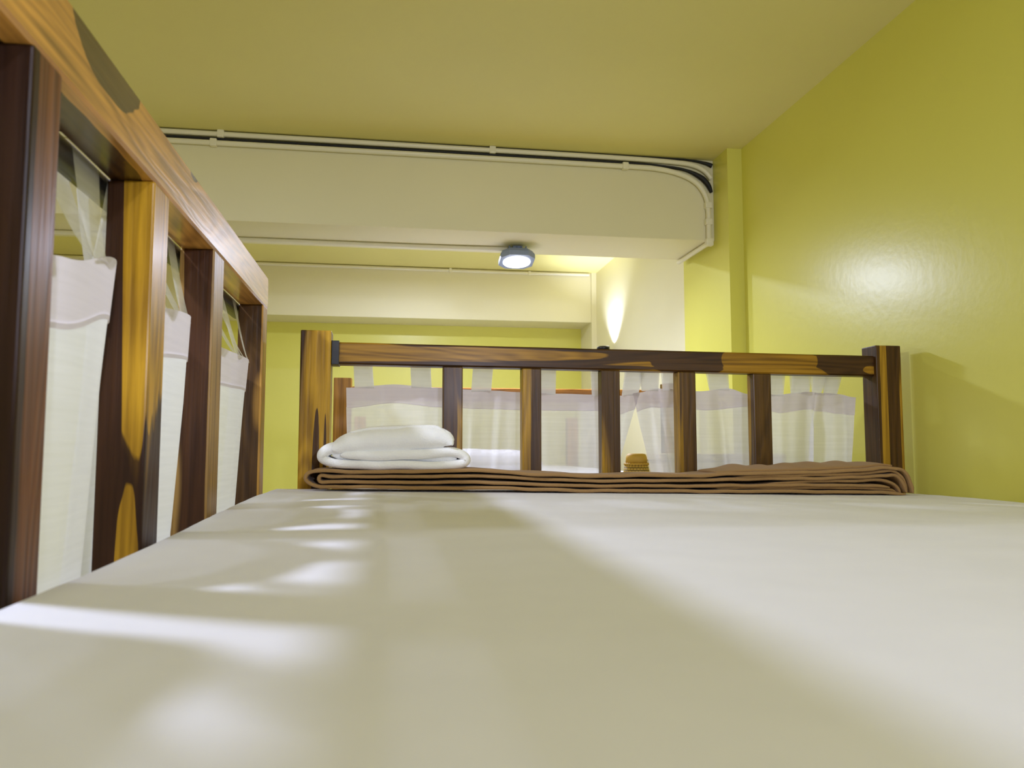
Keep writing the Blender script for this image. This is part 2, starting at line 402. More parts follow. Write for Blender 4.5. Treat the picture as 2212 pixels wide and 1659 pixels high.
W9 = wood('teak_guard_post_edge', 2, 14.1, 0.62, [(0.0215, 0.004, 0.2, 0.004, 0.06, 0.6, -1)], gold=(0.45, 0.24, 0.04))
for (a, b_, m) in ((0.255, 0.300, W4), (0.507, 0.550, W1), (0.760, 0.810, W2), (1.015, 1.073, W3)):
    bar('guard_slat', -0.2620, -0.2205, a, b_, -0.20, 0.2495, m)
bar('guard_post', -0.2622, -0.2200, 1.400, 1.441, -0.60, 0.2495, W9)
bar('guard_post', -0.2622, -0.2200, -0.50, -0.455, -0.60, 0.2495, W4)
W5 = wood('teak_foot_post_left', 2, 21.0, 0.36, [(0.004, -0.024, -0.0 + 0.62, 0.0075, 0.02, 0.20, 1), (0.02, -0.024, 0.70, 0.003, 0.02, 0.12, 1)], gold=(0.50, 0.285, 0.015))
W6 = wood('teak_foot_post_right', 2, 31.0, 0.50, [(0.008, -0.024, 0.70, 0.013, 0.02, 0.5, 1), (-0.012, -0.024, 0.75, 0.008, 0.02, 0.4, -1), (0.027, -0.024, 0.6, 0.005, 0.02, 0.15, -1)], gold=(0.36, 0.20, 0.015))
box('foot_post', -0.168, -0.112, 1.500, 1.552, -H, 0.222, W5, bed, 0.002)
box('foot_post', 1.001, 1.058, 1.500, 1.550, -H, 0.2165, W6, bed, 0.002)
box('head_post', -0.2200, -0.165, -0.612, -0.560, -H, 0.222, W4, bed, 0.002)
box('head_post', 1.001, 1.058, -0.612, -0.560, -H, 0.222, W4, bed, 0.002)
WR = wood('teak_foot_rail', 0, 41.5, 0.50, [(0.15, -0.02, 0.0, 0.075, 0.03, 0.03, 1), (0.505, -0.02, 0.0, 0.075, 0.03, 0.03, 1), (-0.25, -0.02, -0.016, 0.32, 0.03, 0.006, 1),
      (0.32, -0.02, 0.004, 0.11, 0.03, 0.02, -1), (-0.3, -0.02, 0.006, 0.27, 0.03, 0.012, -1), (0.548, -0.02, -0.012, 0.02, 0.03, 0.010, -1)], big=1.3, brown=(0.065, 0.028, 0.006), gold=(0.32, 0.165, 0.012))
def foot_rail():
    bm = bmesh.new(); n = 50; rings = []
    for i in range(n + 1):
        x = -0.1118 + (1.0008 + 0.1118) * i / n; t = i / n
        zt = 0.2015 - 0.0065 * t; zb = 0.160 - 0.0075 * t; y0, y1 = 1.508, 1.546; c = 0.003
        rings.append([bm.verts.new((x, y, z + H + 0.0004 * nz(x * 9, z * 40))) for y, z in ((y0, zb + c), (y0 + c, zb), (y1 - c, zb), (y1, zb + c), (y1, zt - c), (y1 - c, zt), (y0 + c, zt), (y0, zt - c))])
    for r0, r1 in zip(rings, rings[1:]):
        for k in range(8): bm.faces.new((r0[k], r0[(k + 1) % 8], r1[(k + 1) % 8], r1[k]))
    bm.faces.new(rings[0]); bm.faces.new(rings[-1][::-1])
    o = finish('foot_rail', bm, WR, bed, False, origin=(0.4445, 1.527, 0.1775 + H))
foot_rail()
fs = [(0.099, 0.137, 0.53, 11.0, [(0.016, -0.015, -0.03, 0.006, 0.03, 0.10, -1), (-0.004, -0.015, 0.1, 0.012, 0.03, 0.2, 1)]),
      (0.2535, 0.2915, 0.45, 13.0, [(-0.012, -0.015, 0.1, 0.009, 0.03, 0.25, -1), (0.012, -0.015, 0.2, 0.012, 0.03, 0.15, 1)]),
      (0.4130, 0.4510, 0.55, 15.5, []),
      (0.5720, 0.6095, 0.62, 17.2, [(-0.0185, 0.0, 0.1, 0.003, 0.03, 0.25, -1), (0.004, -0.015, 0.1, 0.012, 0.03, 0.3, 1)]),
      (0.7330, 0.7720, 0.60, 19.9, [])]
for i, (a, b_, dk, sd_, pt) in enumerate(fs):
    m = wood('teak_foot_slat_%d' % i, 2, sd_, dk, pt, gold=(0.36, 0.20, 0.010), brown=(0.095, 0.045, 0.006))
    zt = 0.160 - 0.0075 * ((a + 0.11) / 1.11)
    bar('foot_slat', a, b_, 1.512, 1.541, -0.20, zt, m)
box('lower_foot_rail', -0.112, 1.001, 1.505, 1.546, -0.30, -0.20, W4, bed, 0.002)
box('side_board', -0.2620, -0.2225, -0.55, 1.399, -0.32, -0.20, W4, bed, 0.002)
box('side_bearer', -0.2220, -0.17, -0.55, 1.50, -0.32, -0.216, W4, bed, 0.001)
box('bed_base', -0.17, 1.07, -0.55, 1.496, -0.25, -0.216, W4, bed)
box('cross_rail', -0.165, 1.001, -0.610, -0.565, -0.30, 0.20, W4, bed, 0.002)
# dark metal fittings of the foot rail
box('rail_ferrule', -0.1118, -0.0975, 1.5055, 1.5485, 0.1585, 0.2040, M_black, bed, 0.001)
kb = lathe_bm([(0.011, 0.1985), (0.0125, 0.1995), (0.0125, 0.2035), (0.010, 0.205), (0.0, 0.2052)], 0.421, 1.527, 24)
finish('bolt_cap', kb, M_black, bed, True)

# ------------------------------------------------------------------ the bunk beyond
bed2 = empty('bunk_bed', 'second teak bunk bed seen through the sheer curtains beyond the footboard', 'bed', (0.4, 3.4, -H))
W7 = wood('teak_far_bunk', 2, 51.0, 0.45, gold=(0.42, 0.20, 0.03))
W8 = wood('teak_far_rail', 0, 53.0, 0.25, gold=(0.55, 0.24, 0.06), rough=0.22)
box('head_post', -0.177, -0.122, 2.50, 2.55, -H, 0.222, W7, bed2, 0.002)
box('head_post', 0.900, 0.955, 2.50, 2.55, -H, 0.218, W7, bed2, 0.002)
box('foot_post', -0.177, -0.122, 3.96, 4.01, -H, 0.16, W7, bed2, 0.002)
box('foot_post', 0.900, 0.955, 3.96, 4.01, -H, 0.16, W7, bed2, 0.002)
box('head_rail', -0.122, 0.900, 2.505, 2.545, 0.152, 0.196, W8, bed2, 0.007, 4)
box('lower_head_rail', -0.122, 0.900, 2.505, 2.545, -0.30, -0.20, W8, bed2, 0.003)
box('side_board', -0.175, -0.135, 2.55, 3.96, -0.30, -0.16, W7, bed2, 0.002)
box('side_board', 0.910, 0.950, 2.55, 3.96, -0.30, -0.16, W7, bed2, 0.002)
box('foot_rail', -0.122, 0.900, 3.965, 4.005, -0.30, -0.20, W8, bed2, 0.003)
box('bed_base', -0.135, 0.910, 2.55, 3.96, -0.25, -0.222, W7, bed2)
mt2 = mattress('mattress', -0.13, 0.90, 2.556, 3.95, lambda x, y: -0.084 + 0.002 * nz(x * 5, y * 5), 0.136, M_sheet)
tag(mt2, 'white mattress on the second bunk beyond the sheer curtains', 'mattress')
# pillow on it
def pillow(cx, cy, z, sx, sy, sz):
    bm = bmesh.new(); n = 28; V = {}
    for s in (1, -1):
        for i in range(n + 1):
            for j in range(n + 1):
                u = -1 + 2 * i / n; v = -1 + 2 * j / n
                edge = i in (0, n) or j in (0, n)
                if s == -1 and edge: V[(s, i, j)] = V[(1, i, j)]; continue
                h = sz * (max(0, (1 - u ** 4) * (1 - v ** 4))) ** 0.45
                h *= 1 + 0.12 * nz(u * 2, v * 2, s)
                pin = 1 - 0.06 * (abs(u * v)) ** 2
                V[(s, i, j)] = bm.verts.new((cx + u * sx * pin * (1 - 0.05 * (1 - v * v) * 0), cy + v * sy * pin, z + sz * 0.55 + (h if s == 1 else -h * 0.55) + H))
    for s in (1, -1):
        for i in range(n):
            for j in range(n):
                f = (V[(s, i, j)], V[(s, i + 1, j)], V[(s, i + 1, j + 1)], V[(s, i, j + 1)])
                bm.faces.new(f if s == 1 else f[::-1])
    return finish('pillow', bm, M_sheet, None, True, origin=(cx, cy, z + H))
tag(pillow(0.33, 2.80, -0.0815, 0.20, 0.16, 0.052), 'white pillow on the second bunk behind the sheer curtains', 'pillow')

# ------------------------------------------------------------------ tan cabinets in the gap between the bunks
wd = empty('cabinet', 'tan laminate cabinet against the right wall beyond the footboard', 'cabinet', (0.88, 2.1, -H))
box('carcass', 0.700, 1.036, 1.966, 2.27, -H, -0.030, M_tan, wd, 0.002)
box('top', 0.695, 1.036, 1.955, 2.27, -0.030, -0.013, M_tan, wd, 0.002)
for (a, b_) in ((0.703, 0.866), (0.870, 1.033)):
    d = box('door', a, b_, 1.950, 1.966, -H + 0.06, -0.034, M_tan, wd, 0.002)
    hx = b_ - 0.02 if a < 0.8 else a + 0.02
    hb = finish('handle', tube_bm([(hx, 1.950, -0.62), (hx, 1.932, -0.62), (hx, 1.932, -0.50), (hx, 1.950, -0.50)], 0.004, 8), M_black, None, True)
    hb.parent = d; hb.location = -(Vector(d.location) + Vector(wd.location))
ns = empty('shelf_unit', 'low tan shelf unit beyond the footboard carrying the rattan basket', 'shelf', (0.5, 1.8, -H))
box('side_panel', 0.400, 0.418, 1.66, 1.94, -H, -0.148, M_tan, ns, 0.001)
box('side_panel', 0.672, 0.690, 1.66, 1.94, -H, -0.148, M_tan, ns, 0.001)
box('top', 0.395, 0.694, 1.655, 1.945, -0.148, -0.130, M_tan, ns, 0.002)
for z in (-0.55, -1.0, -1.5): box('shelf', 0.418, 0.672, 1.665, 1.94, z, z + 0.016, M_tan, ns, 0.001)

# rattan basket: woven body, braided band, plain lid
M_ratt = flat('rattan', (0.72, 0.44, 0.07), 0.55)
def weave_mat():
    m, nt, b = new_mat('woven_rattan'); L = nt.links.new; N = nt.nodes.new
    tc = N('ShaderNodeTexCoord'); sp = N('ShaderNodeSeparateXYZ'); L(tc.outputs['Object'], sp.inputs[0])
    at = N('ShaderNodeMath'); at.operation = 'ARCTAN2'; L(sp.outputs['Y'], at.inputs[0]); L(sp.outputs['X'], at.inputs[1])
    sc = N('ShaderNodeMath'); sc.operation = 'MULTIPLY'; sc.inputs[1].default_value = 0.42; L(at.outputs[0], sc.inputs[0])
    z = N('ShaderNodeMath'); z.operation = 'MULTIPLY'; z.inputs[1].default_value = 9; L(sp.outputs['Z'], z.inputs[0])
    cb = N('ShaderNodeCombineXYZ'); L(sc.outputs[0], cb.inputs[0]); L(z.outputs[0], cb.inputs[1])
    br = N('ShaderNodeTexBrick'); br.inputs['Scale'].default_value = 4.5; br.inputs['Mortar Size'].default_value = 0.03; br.inputs['Mortar Smooth'].default_value = 0.2
    br.inputs['Color1'].default_value = (0.75, 0.50, 0.10, 1); br.inputs['Color2'].default_value = (0.62, 0.38, 0.07, 1); br.inputs['Mortar'].default_value = (0.05, 0.022, 0.008, 1)
    L(cb.outputs[0], br.inputs['Vector']); L(br.outputs['Color'], b.inputs['Base Color']); b.inputs['Roughness'].default_value = 0.5
    bp = N('ShaderNodeBump'); bp.inputs['Strength'].default_value = 0.6; bp.inputs['Distance'].default_value = 0.003; bp.invert = True
    L(br.outputs['Fac'], bp.inputs['Height']); L(bp.outputs[0], b.inputs['Normal'])
    return m
bx, by = 0.5745, 1.80
bk = empty('rattan_basket', 'small round woven rattan basket glimpsed between the two sheer curtains', 'basket', (bx, by, -0.130))
body = lathe_bm([(0.031, -0.130), (0.034, -0.126), (0.0345, -0.09), (0.032, -0.06), (0.0275, -0.0375), (0.024, -0.0365), (0.0, -0.0365)], bx, by, 48)
finish('body', body, weave_mat(), bk, True, origin=(bx, by, -0.130 + H))
ring = [(bx + 0.0275 * math.cos(a * math.pi / 24), by + 0.0275 * math.sin(a * math.pi / 24), -0.0352 + 0.0007 * (1 if a % 2 else -1)) for a in range(49)]
finish('rim', tube_bm(ring, 0.0024, 8), M_ratt, bk, True)
lid = lathe_bm([(0.0255, -0.034), (0.0245, -0.020), (0.0215, -0.0125), (0.016, -0.0108), (0.0, -0.0105)], bx, by, 40)
finish('lid', lid, M_ratt, bk, True)

# ------------------------------------------------------------------ curtains
def grid(name, fn, nu, nv, mat, parent=None):
    bm = bmesh.new()
    g = [[bm.verts.new(Vector(fn(i / nu, j / nv)) + Vector((0, 0, H))) for j in range(nv + 1)] for i in range(nu + 1)]
    for i in range(nu):
        for j in range(nv): bm.faces.new((g[i][j], g[i + 1][j], g[i + 1][j + 1], g[i][j + 1]))
    me = bpy.data.meshes.new(name); o = bpy.data.objects.new(name, me); COL.objects.link(o)
    bm.to_mesh(me); bm.free(); me.materials.append(mat)
    for p in me.polygons: p.use_smooth = True
    if parent: o.parent = parent; o.location = -Vector(parent.location)
    return o
def tab_strip(parent, foot_a, foot_b, foot_c, rod, rr, axis, w_top, mat=M_tab):
    """a cloth loop: from the hem up, over the rod, and back down behind.
    foot_a..foot_b = hem attachment span centre/width; rod = (coord of rod in the depth axis, z)"""
    cpos, half = foot_a, foot_b / 2
    dep, z0 = foot_c
    rd, rz = rod
    prof = []                                    # (s: 0 foot .. 1 rod, depth, z)
    n = 10
    near = -1 if axis == 'x' else 1              # the side that faces the mattress
    for k in range(n + 1):
        t = k / n; prof.append((t, dep + (rd + near * rr - dep) * t ** 0.8, z0 + (rz - z0) * t))
    for k in range(1, 12):
        a = math.pi * k / 11
        prof.append((1, rd + near * rr * math.cos(a), rz + rr * math.sin(a)))
    for k in range(1, n + 1):
        t = 1 - k / n; prof.append((t, dep - near * 0.0015 + (rd - near * rr - dep) * t ** 0.8, z0 + (rz - z0) * t))
    top_c = cpos + w_top[1]
    def fn(u, v):
        f = v * (len(prof) - 1); i = min(int(f), len(prof) - 2); tt = f - i
        s = prof[i][0] * (1 - tt) + prof[i + 1][0] * tt
        d = prof[i][1] * (1 - tt) + prof[i + 1][1] * tt
        z = prof[i][2] * (1 - tt) + prof[i + 1][2] * tt
        c = cpos + (top_c - cpos) * s; h = half + (w_top[0] / 2 - half) * s
        p = c + (u * 2 - 1) * h
        d += 0.0015 * math.sin(u * 5 + cpos * 40) * (1 - s * s) * (1 if near < 0 else -1)
        return (p, d, z) if axis == 'x' else (d, p, z)
    return grid('tab', fn, 6, len(prof) - 1, mat, parent)

# --- curtains behind the footboard (rod hidden by the foot rail)
RY, RZ = 1.572, 0.176
rod = empty('curtain_rod', 'slim black curtain rod running just behind the foot rail', 'curtain rod', (0.44, RY, RZ))
finish('rod', tube_bm([(-0.105, RY, RZ), (0.995, RY, RZ)], 0.0055, 16), M_black, rod, True)
box('bracket', -0.104, -0.098, 1.5465, RY + 0.004, RZ - 0.006, RZ + 0.006, M_black, rod)
box('bracket', 0.988, 0.994, 1.5465, RY + 0.004, RZ - 0.006, RZ + 0.006, M_black, rod)
TOPF = [(-0.087, 0.120), (0.005, 0.128), (0.087, 0.122), (0.143, 0.119), (0.266, 0.115), (0.333, 0.113), (0.47, 0.110), (0.51, 0.117), (0.55, 0.127), (0.591, 0.124), (0.642, 0.121), (0.704, 0.128), (0.755, 0.116), (0.813, 0.116), (0.883, 0.122), (0.936, 0.120), (0.999, 0.112)]
BOTF = [(-0.087, 0.080), (0.005, 0.091), (0.097, 0.083), (0.237, 0.079), (0.42, 0.078), (0.475, 0.071), (0.53, 0.086), (0.59, 0.087), (0.651, 0.081), (0.755, 0.090), (0.828, 0.077), (0.881, 0.084), (0.989, 0.073)]
def foot_curtain(label, xa, xb, xa_b, xb_b, folds, tabs, seed):
    c = empty('curtain', label, 'curtain', ((xa + xb) / 2, 1.58, -0.30), 'sheer curtains behind the footboard')
    def yf(x, d):                                  # d = distance below hem top
        y = 1.575 + 0.004 * math.sin(x * 23 + seed) * min(1, 0.3 + d * 6)
        for (fx, amp, wd_, lean) in folds:
            q = (x - fx - lean * d) / wd_
            y += 1.6 * amp * math.exp(-q * q) * min(1, 0.35 + d * 8)
        y += 0.0035 * math.sin(x * 105 + 2.2 * math.sin(x * 19 + seed) + 1.5 * d) * min(1, d * 12)
        return y + 0.0015 * nz(x * 30, d * 10, seed)
    def xat(u, d):
        t = min(1.6, d / 0.17)
        l = xa + (xa_b - xa) * t; r = xb + (xb_b - xb) * t
        return l + (r - l) * u
    def panel(u, v):
        x0 = xa + (xb - xa) * u
        zt = lerp_tab(BOTF, x0) + 0.002; zb = -0.34; z = zt + (zb - zt) * v; d = lerp_tab(TOPF, x0) - z
        x = xat(u, d)
        return (x + 0.002 * nz(d * 9, u * 4, seed), yf(x, d), z)
    grid('panel', panel, 130, 30, M_voile, c)
    def hem(u, v):
        x0 = xa + (xb - xa) * u
        zt = lerp_tab(TOPF, x0); zb = lerp_tab(BOTF, x0); z = zt + (zb - zt) * v; d = zt - z
        x = xat(u, d)
        return (x, yf(x, d) - 0.0014, z)
    grid('hem', hem, 130, 5, M_hem, c)
    for (p, w_, wt, sh) in tabs:
        tab_strip(c, p, w_, (yf(p, 0.004) - 0.002, lerp_tab(TOPF, p) - 0.003), (RY, RZ), 0.0062, 'x', (wt, sh))
    return c
foot_curtain('sheer white tab curtain behind the left half of the footboard, behind the towel', -0.087, 0.512, -0.082, 0.462,
    [(-0.02, 0.012, 0.02, -0.02), (0.06, -0.010, 0.018, 0.03), (0.165, 0.012, 0.016, -0.08), (0.215, -0.014, 0.014, -0.05), (0.33, 0.008, 0.02, 0.0), (0.43, -0.012, 0.02, -0.1), (0.49, 0.012, 0.012, -0.15)],
    [(-0.052, 0.038, 0.036, -0.004), (0.060, 0.040, 0.040, -0.003), (0.180, 0.040, 0.040, 0.004), (0.315, 0.036, 0.036, 0.0), (0.425, 0.036, 0.036, 0.0), (0.492, 0.034, 0.040, 0.012)], 1.0)
foot_curtain('sheer white tab curtain behind the right half of the footboard, beside the wall', 0.498, 0.999, 0.534, 0.978,
    [(0.53, -0.014, 0.014, 0.12), (0.56, 0.014, 0.012, 0.15), (0.585, -0.012, 0.010, 0.18), (0.62, 0.010, 0.012, 0.08), (0.68, -0.012, 0.012, 0.05), (0.83, 0.010, 0.014, 0.0), (0.885, -0.016, 0.014, -0.06), (0.912, 0.016, 0.008, -0.08), (0.965, -0.012, 0.012, -0.05)],
    [(0.532, 0.036, 0.044, 0.0), (0.577, 0.034, 0.044, 0.004), (0.684, 0.044, 0.046, -0.004), (0.812, 0.038, 0.040, 0.002), (0.868, 0.044, 0.046, 0.004), (0.910, 0.020, 0.044, 0.008), (0.938, 0.030, 0.042, 0.010)], 2.3)

# --- curtain outside the guard rail
GX, GZ = -0.2751, 0.2450
rod2 = empty('curtain_rod', 'thick black curtain rod along the outside of the guard rail', 'curtain rod', (GX, 0.5, GZ))
finish('rod', tube_bm([(GX, -0.45, GZ), (GX, 1.46, GZ)], 0.0124, 20), M_black, rod2, True)
TOPG = [(0.555, 0.130), (0.60, 0.138), (0.70, 0.160), (0.75, 0.158), (0.83, 0.146), (0.95, 0.154), (1.02, 0.152), (1.12, 0.140), (1.33, 0.146), (1.42, 0.145)]
def gx(y):
    slats = [(-0.4775, 0.06), (0.2775, 0.026), (0.5285, 0.026), (0.785, 0.029), (1.044, 0.033), (1.42, 0.025)]
    k = 0.0
    for c_, h_ in slats:
        d_ = max(0, abs(y - c_) - h_) / 0.030
        k = max(k, math.exp(-d_ * d_))
    return -0.232 - 0.041 * k
def guard_curtain(label, ya, yb, tabs, seed):
    c = empty('curtain', label, 'curtain', (-0.27, (ya + yb) / 2, -0.30), 'sheer curtains outside the guard rail')
    def xf(y, d):
        k = min(1.0, d / 0.30)
        x = gx(y)
        x = x - k * 0.018 * (1 if x > -0.27 else 0.2)
        return x + 0.0022 * math.sin(y * 60 + seed + d * 3) * min(1, d * 10)
    def topz(y): return lerp_tab(TOPG, y)
    def panel(u, v):
        y = ya + (yb - ya) * u; zt = topz(y) - 0.046; z = zt + (-0.36 - zt) * v
        k = min(1, max(0, (-0.105 - z) / 0.07)); x = min(xf(y, topz(y) - z), -0.2225)
        return (x * (1 - k) + min(x, -0.2665) * k, y, z)
    grid('panel', panel, 170, 26, M_voile_dense, c)
    def hem(u, v):
        y = ya + (yb - ya) * u; zt = topz(y); z = zt - 0.052 * v
        return (xf(y, zt - z) + 0.0014, y, z)
    grid('hem', hem, 170, 4, M_hem, c)
    for (p, w_, wt, sh) in tabs:
        tab_strip(c, p, w_, (xf(p, 0.003) + 0.002, topz(p) - 0.003), (GX, GZ), 0.0128, 'y', (wt, sh))
guard_curtain('sheer white tab curtain hanging outside the guard rail toward the foot', 0.556, 1.395,
    [(0.585, 0.030, 0.036, -0.01), (0.665, 0.030, 0.060, 0.045), (0.745, 0.026, 0.030, 0.03), (0.860, 0.034, 0.050, 0.015), (0.975, 0.030, 0.036, 0.0), (1.115, 0.032, 0.045, 0.03), (1.245, 0.030, 0.040, 0.0), (1.345, 0.026, 0.030, 0.02)], 0.3)
guard_curtain('sheer white tab curtain outside the guard rail beside the bed head', -0.42, 0.462,
    [(-0.36, 0.03, 0.04, 0.0), (-0.2, 0.03, 0.04, 0.0), (-0.04, 0.03, 0.04, 0.0), (0.12, 0.03, 0.04, 0.0), (0.26, 0.03, 0.05, 0.0), (0.37, 0.03, 0.05, 0.0), (0.44, 0.03, 0.04, 0.0)], 1.7)

# ------------------------------------------------------------------ folded brown blanket
def sweep(name, path, th, y0, y1, mat, parent, n=8, edge=6, ywob=0.003, ny=8, seed=0, surf=None):
    """thick cloth ribbon: centre line in x-z, carried from y0 (rounded front) to y1"""
    P = smooth_path([(a, b_, 0) for a, b_ in path], n)
    T = smooth_path([(t, 0, 0) for t in th], n) if isinstance(th, (list, tuple)) else None
    bm = bmesh.new(); rings = []
    for i, p in enumerate(P):
        t = (P[min(i + 1, len(P) - 1)] - P[max(i - 1, 0)]); t.normalize()
        nrm = Vector((-t.y, t.x))
        h = (T[i].x if T else th) / 2
        end = min(1, 0.35 + min(i, len(P) - 1 - i) * 0.25); h *= end
        ring = []
        ys = []
        for k in range(edge + 1):
            a = -math.pi / 2 + math.pi * k / edge
            ys.append((y0 + h - h * math.cos(a), math.sin(a)))
        for k in range(1, ny): ys.append((y0 + h + (y1 - h - y0 - h) * k / ny, 1))
        for k in range(edge + 1):
            a = math.pi / 2 - math.pi * k / edge
            ys.append((y1 - h + h * math.cos(a), math.sin(a)))
        for k in range(1, ny): ys.append((y1 - h - (y1 - h - y0 - h) * k / ny, -1))
        for (yy, s) in ys:
            wob = ywob * (nz(p.x * 14, p.y * 60, seed) + 0.5 * nz(p.x * 35, p.y * 60, seed + 3))
            x = p.x + nrm.x * h * s; z = p.y + nrm.y * h * s
            z += 0.0014 * nz(x * 22, yy * 15, seed + 7)
            if surf: z += surf(x, yy, s)
            ring.append(bm.verts.new((x, yy + wob, z + H)))
        rings.append(ring)
    m = len(rings[0])
    for r0, r1 in zip(rings, rings[1:]):
        for k in range(m): bm.faces.new((r0[k], r0[(k + 1) % m], r1[(k + 1) % m], r1[k]))
    bm.faces.new(rings[0][::-1]); bm.faces.new(rings[-1])
    return finish(name, bm, mat, parent, True)

def band(fr, x):      # height of the stack: fr 0 bottom .. 1 top
    lo = lerp_tab([(-0.13, -0.067), (0.16, -0.0715), (0.376, -0.078), (0.70, -0.082), (0.90, -0.086), (0.98, -0.090), (1.05, -0.092)], x)
    hi = lerp_tab([(-0.13, -0.0345), (-0.05, -0.036), (0.14, -0.0345), (0.27, -0.042), (0.376, -0.046), (0.55, -0.045), (0.70, -0.041), (0.80, -0.039), (0.88, -0.036), (0.94, -0.030), (0.99, -0.036), (1.03, -0.05)], x)
    return lo + (hi - lo) * fr
def layer(fr, xa, xb, n, wig, seed, droop=None):
    pts = []
    for k in range(n + 1):
        x = xa + (xb - xa) * k / n
        z = band(fr, x) + wig * nz(x * 12, fr * 9, seed)
        if droop and x > droop[0]: z -= droop[1] * ((x - droop[0]) / (1.0 - droop[0])) ** 2
        pts.append((x, z))
    return pts
blk = empty('blanket', 'folded brown fleece blanket lying across the foot of the white mattress', 'blanket', (0.42, 1.43, -0.08))
def surf_b(x, y, s):
    if s <= 0: return 0
    return 0.004 * max(0, nz(x * 9, y * 20, 2)) * min(1, max(0, (y - 1.40) / 0.05))
TH = 0.0062
outer = layer(0.085, 0.975, -0.118, 44, 0.0010, 1) + [(-0.136, -0.058), (-0.1425, -0.0495), (-0.136, -0.040)] + layer(0.90, -0.118, 0.955, 44, 0.0014, 2) + [(0.974, -0.040), (0.986, -0.055), (0.991, -0.072), (0.992, -0.084)]
inner = layer(0.345, 0.945, -0.100, 40, 0.0012, 3, (0.85, 0.012)) + [(-0.116, -0.0565), (-0.1205, -0.0505), (-0.116, -0.0450)] + layer(0.64, -0.100, 0.940, 40, 0.0014, 4) + [(0.958, -0.050), (0.971, -0.060), (0.978, -0.074), (0.981, -0.084)]
middle = [(0.62, -0.0560)] + [(x, band(0.77, x) + 0.0008 * nz(x * 12, 5)) for x in (0.68, 0.74, 0.80, 0.85, 0.90, 0.93)] + [(0.955, -0.0415), (0.972, -0.052), (0.981, -0.066), (0.9845, -0.082)]
sweep('outer_fold', outer, TH, 1.385, 1.495, M_blanket, blk, 4, seed=1, surf=surf_b)
sweep('inner_fold', inner, TH, 1.388, 1.490, M_blanket, blk, 4, seed=2)
sweep('middle_fold', middle, 0.0062, 1.391, 1.488, M_blanket, blk, 4, seed=5)
sweep('tucked_edge', [(0.60, band(0.235, 0.60)), (0.75, band(0.235, 0.75)), (0.88, band(0.235, 0.88)), (0.945, -0.0775), (0.962, -0.0835)], 0.0058, 1.393, 1.488, M_blanket, blk, 4, seed=8)
sweep('tucked_edge', [(0.70, -0.0655)] + [(x, band(0.50, x)) for x in (0.78, 0.86, 0.92)] + [(0.950, -0.064), (0.966, -0.074), (0.970, -0.084)], 0.0060, 1.392, 1.488, M_blanket, blk, 4, seed=6)
sweep('rear_fold', [(x, band(0.5, x)) for x in (-0.115, 0.05, 0.2, 0.4, 0.6, 0.75, 0.88, 0.955)], 0.026, 1.462, 1.493, M_blanket, blk, 4, seed=12)
# loose rumpled top ply towards the wall, behind the front folds
def rump(u, v):
    x = 0.60 + 0.36 * u; y = 1.40 + 0.09 * v
    e = math.sin(math.pi * min(1, max(0, u))) ** 0.5
    z = band(0.97, x) + 0.003 + 0.018 * e * math.sin(math.pi * min(1, v * 0.75)) * (0.55 + 0.6 * nz(x * 22, y * 6, 9) + 0.3 * math.exp(-((x - 0.83) / 0.03) ** 2))
    return (x, y, z)
rp = grid('loose_ply', rump, 90, 12, M_blanket, blk)
sm = rp.modifiers.new('thick', 'SOLIDIFY'); sm.thickness = 0.004; sm.offset = -1

# ------------------------------------------------------------------ folded white towel on the blanket
tw = empty('towel', 'thick folded white terry towel resting on the left end of the brown blanket', 'towel', (0.01, 1.44, -0.034))
low = [(-0.085, -0.0125), (-0.03, -0.0130), (0.03, -0.0125), (0.08, -0.0085), (0.110, -0.0080), (0.130, -0.0150), (0.1325, -0.0250), (0.110, -0.0310), (0.05, -0.0310), (-0.03, -0.0300), (-0.09, -0.0275), (-0.1130, -0.0210), (-0.1165, -0.0115), (-0.1060, -0.0030), (-0.085, 0.0020)]
lth = [0.012, 0.018, 0.018, 0.0175, 0.0165, 0.0165, 0.0165, 0.0155, 0.0155, 0.0155, 0.0155, 0.0165, 0.018, 0.020, 0.022]
sweep('lower_fold', low, lth, 1.400, 1.490, M_towel, tw, 8, ywob=0.004, seed=11)
up = [(-0.100, -0.0035), (-0.078, 0.0060), (-0.045, 0.0125), (0.0, 0.0150), (0.045, 0.0180), (0.080, 0.0175), (0.099, 0.0140), (0.108, 0.0060)]
uth = [0.016, 0.034, 0.044, 0.048, 0.044, 0.040, 0.030, 0.012]
sweep('upper_fold', up, uth, 1.395, 1.480, M_towel, tw, 8, ywob=0.004, seed=14)
core = [(-0.100, -0.0120), (-0.06, -0.0115), (0.0, -0.0110), (0.06, -0.0115), (0.100, -0.0160), (0.118, -0.0190)]
sweep('inner_fold', core, [0.016, 0.024, 0.026, 0.026, 0.020, 0.012], 1.412, 1.485, M_towel, tw, 8, ywob=0.003, seed=19)
flap = [(-0.070, 0.0275), (-0.03, 0.0345), (0.02, 0.0360), (0.065, 0.0370), (0.082, 0.0355), (0.092, 0.0290), (0.1035, 0.0240), (0.1085, 0.0120), (0.1085, 0.0040)]
sweep('top_flap', flap, [0.004, 0.006, 0.0075, 0.008, 0.008, 0.008, 0.008, 0.007, 0.005], 1.404, 1.470, M_towel, tw, 8, ywob=0.003, seed=17)

tw.location.z += 0.002
